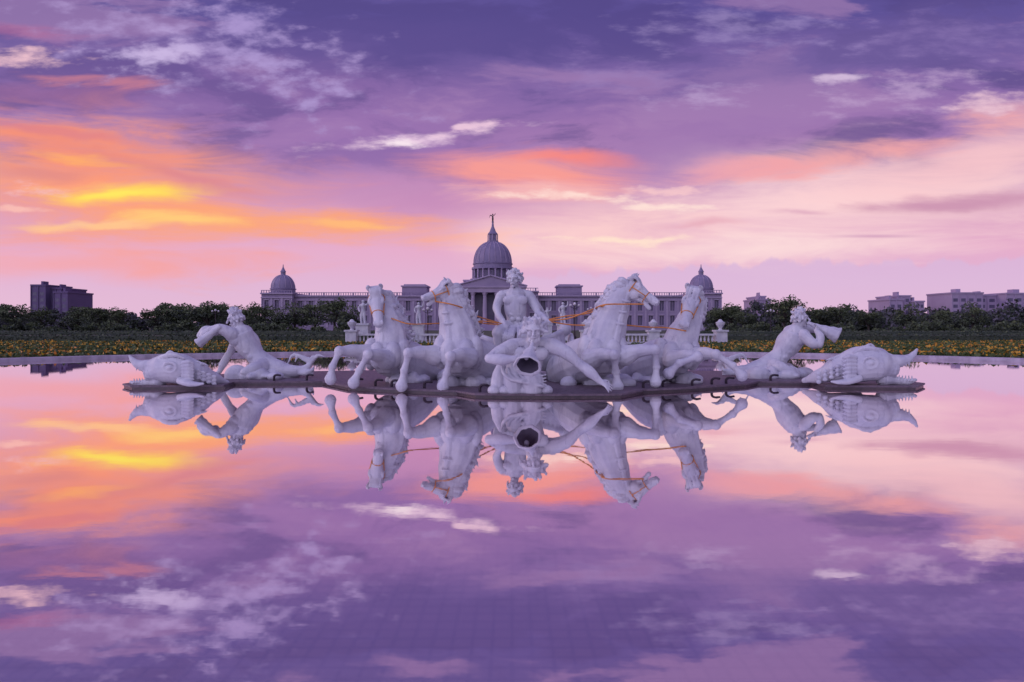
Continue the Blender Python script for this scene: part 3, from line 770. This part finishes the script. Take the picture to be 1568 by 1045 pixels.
def parapet(x0,x1,yf,z,h=1.1):
    walls.box(x0,x1,yf,yf+.5,z+h-.2,z+h)
    n=int((x1-x0)/.9)
    for i in range(n+1):
        xx=x0+(x1-x0)*i/n; w_=.5 if i%6==0 else .16
        walls.box(max(x0,xx-w_/2),min(x1,xx+w_/2),yf+.05,yf+.45,z,z+h-.2)
rows=[(2.0,5.6),(7.4,11.2)]
for s in (-1,1):
    a,b=(CX-73,CX-17) if s<0 else (CX+17,CX+73)
    facade(a,b,Y0+3,24,12.6,4.0,rows); parapet(a,b,Y0+2.6,13.1)
    a,b=(CX-84.3,CX-73) if s<0 else (CX+73,CX+84.3)
    facade(a,b,Y0,27,13.4,3.8,rows); parapet(a,b,Y0-.3,13.9,1.0)
    cx=(a+b)/2; cy=Y0+7
    dome.lathe(cx,cy,[(5.0,13.8),(5.0,14.4),(4.5,14.4),(4.5,15.4),(4.8,15.5),(4.8,15.8),(4.4,15.8)]+[(4.4*math.cos(t)**.9,15.8+5.2*math.sin(t)) for t in np.linspace(.05,1.38,10)]+[(.9,21.0),(.9,22.0),(1.1,22.1),(.7,22.8),(.2,23.9),(.12,24.8),(.02,25.0)],28)
    for i in range(12):
        t=2*math.pi*i/12
        for u in range(9):
            p=.05+1.3*u/9; q=.05+1.3*(u+1)/9
            g_=lambda p:Vector((cx+4.45*math.cos(p)**.9*math.cos(t),cy+4.45*math.cos(p)**.9*math.sin(t),15.8+5.2*math.sin(p)))
            trim.limb([g_(p),g_(q)],[.12,.12],n=5,seg=1)
    a=CX+s*29; walls.box(a-4.6,a+4.6,Y0+5,Y0+14,12.9,16.4); trim.box(a-5,a+5,Y0+4.6,Y0+14.4,16.4,16.9); trim.box(a-4,a+4,Y0+5.5,Y0+13,16.9,17.4)
facade(CX-17,CX+17,Y0-2,34,14.0,4.2,[(2.4,6.4),(8.0,11.9)]); parapet(CX-17,CX+17,Y0-2.4,14.5)
yf=Y0-9
for i in range(6):
    xx=CX-10.5+i*4.2
    trim.lathe(xx,yf,[(1.0,2.2),(1.0,2.6),(.78,2.8),(.74,8),(.64,12.4),(.95,13.2),(1.0,13.6)],14)
walls.box(CX-12.5,CX+12.5,yf-1.1,Y0-2.7,0,2.2)
for k in range(8): walls.box(CX-9,CX+9,yf-1.2-(8-k)*.4,yf-1.11-(7-k)*.4,0,2.2*(k+1)/8.2)
win.box(CX-11,CX+11,Y0-2.9,Y0-2.72,2.25,13.3)
trim.box(CX-12.2,CX+12.2,yf-1.0,Y0-2.7,13.6,15.2); trim.box(CX-12.7,CX+12.7,yf-1.4,Y0-2.75,15.203,15.7)
walls.add([(CX-12.7,yf-1.0,15.7),(CX+12.7,yf-1.0,15.7),(CX,yf-1.0,19.3),(CX-12.7,Y0+6,15.7),(CX+12.7,Y0+6,15.7),(CX,Y0+6,19.3)],[(0,1,2),(3,5,4),(0,3,4,1),(1,4,5,2),(2,5,3,0)])
for sx in (-1,1): trim.limb([Vector((CX+sx*12.7,yf-1.2,15.9)),Vector((CX,yf-1.2,19.5))],[.28,.28],n=6,seg=1)
cy=Y0+16; walls.box(CX-10.5,CX+10.5,cy-10,cy+10,14,18.5); trim.box(CX-10.9,CX+10.9,cy-10.4,cy+10.4,18.5,19.1)
dome.lathe(CX,cy,[(8.8,19),(8.8,20),(6.5,20),(6.5,23.6),(8.2,23.7),(8.2,24.4),(7.5,24.4),(7.5,25.6),(7.8,25.7),(7.8,26.0),(7.4,26.0)]+[(7.4*math.cos(t)**.85,26.0+8.6*math.sin(t)) for t in np.linspace(.04,1.33,14)]+[(2.2,34.5),(2.2,34.9),(1.5,34.9),(1.5,37.3),(1.9,37.4),(1.9,37.7),(1.3,38.4),(.5,40.4),(.3,42.0),(.45,42.1),(.45,42.4),(.1,42.5)],36)
for i in range(20):
    t=2*math.pi*(i+.5)/20; trim.lathe(CX+7.75*math.cos(t),cy+7.75*math.sin(t),[(.34,20),(.32,22),(.30,23.2),(.42,23.65)],8)
    t2=2*math.pi*i/20; win.box(CX+6.55*math.cos(t2)-.5,CX+6.55*math.cos(t2)+.5,cy+6.55*math.sin(t2)-.5,cy+6.55*math.sin(t2)+.5,20.5,23.0)
for i in range(20):
    t=2*math.pi*(i+.5)/20
    for u in range(11):
        p=.04+1.26*u/11; q=.04+1.26*(u+1)/11
        f_=lambda p:Vector((CX+7.46*math.cos(p)**.85*math.cos(t),cy+7.46*math.cos(p)**.85*math.sin(t),26.0+8.62*math.sin(p)))
        trim.limb([f_(p),f_(q)],[.15,.15],n=5,seg=1)
for i in range(8):
    t=2*math.pi*i/8; trim.lathe(CX+1.85*math.cos(t),cy+1.85*math.sin(t),[(.2,34.9),(.2,37.4)],6)
fg=MB(); z0=42.4
fg.limb([Vector((CX,cy,z0)),Vector((CX,cy,z0+1.2)),Vector((CX,cy,z0+2.2))],[.3,.35,.25],n=8); fg.ball((CX,cy,z0+2.8),.28)
fg.limb([Vector((CX,cy,z0+2.1)),Vector((CX+.8,cy,z0+2.7)),Vector((CX+1.0,cy,z0+3.2))],[.15,.12,.1],n=6); fg.limb([Vector((CX,cy,z0+2.1)),Vector((CX-1.0,cy,z0+2.5))],[.2,.1],n=6)
fg.limb([Vector((CX,cy+.2,z0+2)),Vector((CX-.9,cy+.6,z0+2.6)),Vector((CX-1.4,cy+.6,z0+1.6))],[.2,.15,.05],n=6)
fg.obj("finial_figure",bronze,E,True)
walls.obj("walls",stone,E); trim.obj("trim",stonel,E); win.obj("windows",glass,E); dome.obj("domes",domem,E,False)
E=empty("stone_balustrade"); S=MB()
def bal(x0,x1,y):
    n=int((x1-x0)/.32)
    for i in range(n):
        S.lathe(x0+(x1-x0)*(i+.5)/n,y,[(.05,.3),(.10,.42),(.05,.75),(.07,.82)],6)
    S.box(x0,x1,y-.15,y+.15,.1,.3); S.box(x0,x1,y-.17,y+.17,.82,.98)
bal(-13.4,-4.5,58); bal(6.5,17.5,58)
for xx in (-13.6,-9,-4.3,6.3,12,17.7):
    S.box(xx-.45,xx+.45,57.5,58.5,.1,1.15); S.box(xx-.55,xx+.55,57.4,58.6,1.152,1.3)
    S.lathe(xx,58,[(.2,1.3),(.12,1.42),(.36,1.75),(.40,1.95),(.25,2.0),(.1,2.2)],12)
S.obj("balusters",marble,E)
def figure(px_,d):
    E=empty("marble_statue"); S=MB(); x,y=ground_pt(px_,d)
    S.box(x-.6,x+.6,y-.6,y+.6,.1,1.7); S.box(x-.7,x+.7,y-.7,y+.7,1.702,1.9); S.box(x-.72,x+.72,y-.72,y+.72,.102,.3)
    S.obj("pedestal",marble,E); S=MB()
    S.limb([Vector((x-.15,y,1.9)),Vector((x-.17,y-.05,2.5)),Vector((x-.08,y,2.95))],[.1,.13,.17]); S.limb([Vector((x+.2,y-.1,1.9)),Vector((x+.14,y-.1,2.45)),Vector((x+.08,y,2.95))],[.1,.13,.17])
    S.limb([Vector((x,y,2.95)),Vector((x,y,3.3)),Vector((x,y,3.65))],[.2,.18,.24]); S.ball((x,y,4.0),.15)
    S.limb([Vector((x,y,3.7)),Vector((x,y,3.9))],[.09,.08])
    S.limb([Vector((x-.25,y,3.65)),Vector((x-.42,y,3.35)),Vector((x-.3,y-.2,3.05))],[.1,.08,.06]); S.limb([Vector((x+.25,y,3.65)),Vector((x+.45,y,3.8)),Vector((x+.5,y,4.2))],[.1,.08,.05])
    S.limb([Vector((x+.1,y+.1,3.5)),Vector((x-.1,y+.22,2.8)),Vector((x+.1,y+.25,1.95))],[.15,.2,.2])
    sculpt(S,"figure",E,.03,1)
figure(641,72); figure(862,72); figure(556,66); figure(700,80); figure(838,92)
def street_lamp(px_,d,h):
    E=empty("street_lamp"); S=MB(); x,y=ground_pt(px_,d)
    S.lathe(x,y,[(.2,.1),(.2,.5),(.1,.6),(.06,1.2),(.05,h-.5),(.1,h-.45)],8); S.limb([Vector((x-.45,y,h-.55)),Vector((x,y,h-.75)),Vector((x+.45,y,h-.55))],[.03,.03,.03],n=6)
    S.obj("post",bronze,E)
    S=MB(); S.ball((x,y,h-.25),(.16,.16,.2)); S.ball((x-.45,y,h-.38),.14); S.ball((x+.45,y,h-.38),.14); S.obj("globes",lampm,E,True)
street_lamp(655,75,3.8); street_lamp(880,75,4.3); street_lamp(905,100,4.5); street_lamp(610,100,4.5); street_lamp(330,100,4.2); street_lamp(1180,100,4.2)

def block(name,parts,D,m):
    E=empty(name); S=MB(); G=MB()
    for x0,x1,yt,dd in parts:
        a=(x0-784)/F*D; b=(x1-784)/F*D; h=H+(500-yt)/F*D; y=D+dd
        S.box(a,b,y,y+25,0,h); S.box(a-.4,b+.4,y-.4,y+25.4,h+.002,h+.9)
        n=max(2,int((b-a)/4.5)); fl=int(h/3.8)
        for i in range(n):
            for j in range(fl):
                xa=a+(b-a)*(i+.22)/n; xb=a+(b-a)*(i+.78)/n; z=1+j*3.8; G.box(xa,xb,y-.06,y+.3,z+.6,z+2.6)
            S.box(a+(b-a)*i/n-.2,a+(b-a)*i/n+.2,y-.5,y-.003,0,h-.1)
        S.box(a+(b-a)*.3,a+(b-a)*.45,y+5,y+10,h+.9,h+3.2)
    S.obj("walls",m,E); G.obj("windows",glass,E)
block("apartment_block",[(48,70,438,0),(70,86,442,5),(86,107,449,-2)],420,far1)
block("office_block",[(1160,1180,460,0),(1168,1176,455,4)],420,far2)
block("apartment_block",[(1362,1382,460,0),(1380,1400,454,4),(1398,1412,463,-2)],420,far2)
block("warehouse",[(1457,1505,450,0),(1505,1535,453,5),(1535,1600,451,-3)],420,far2)
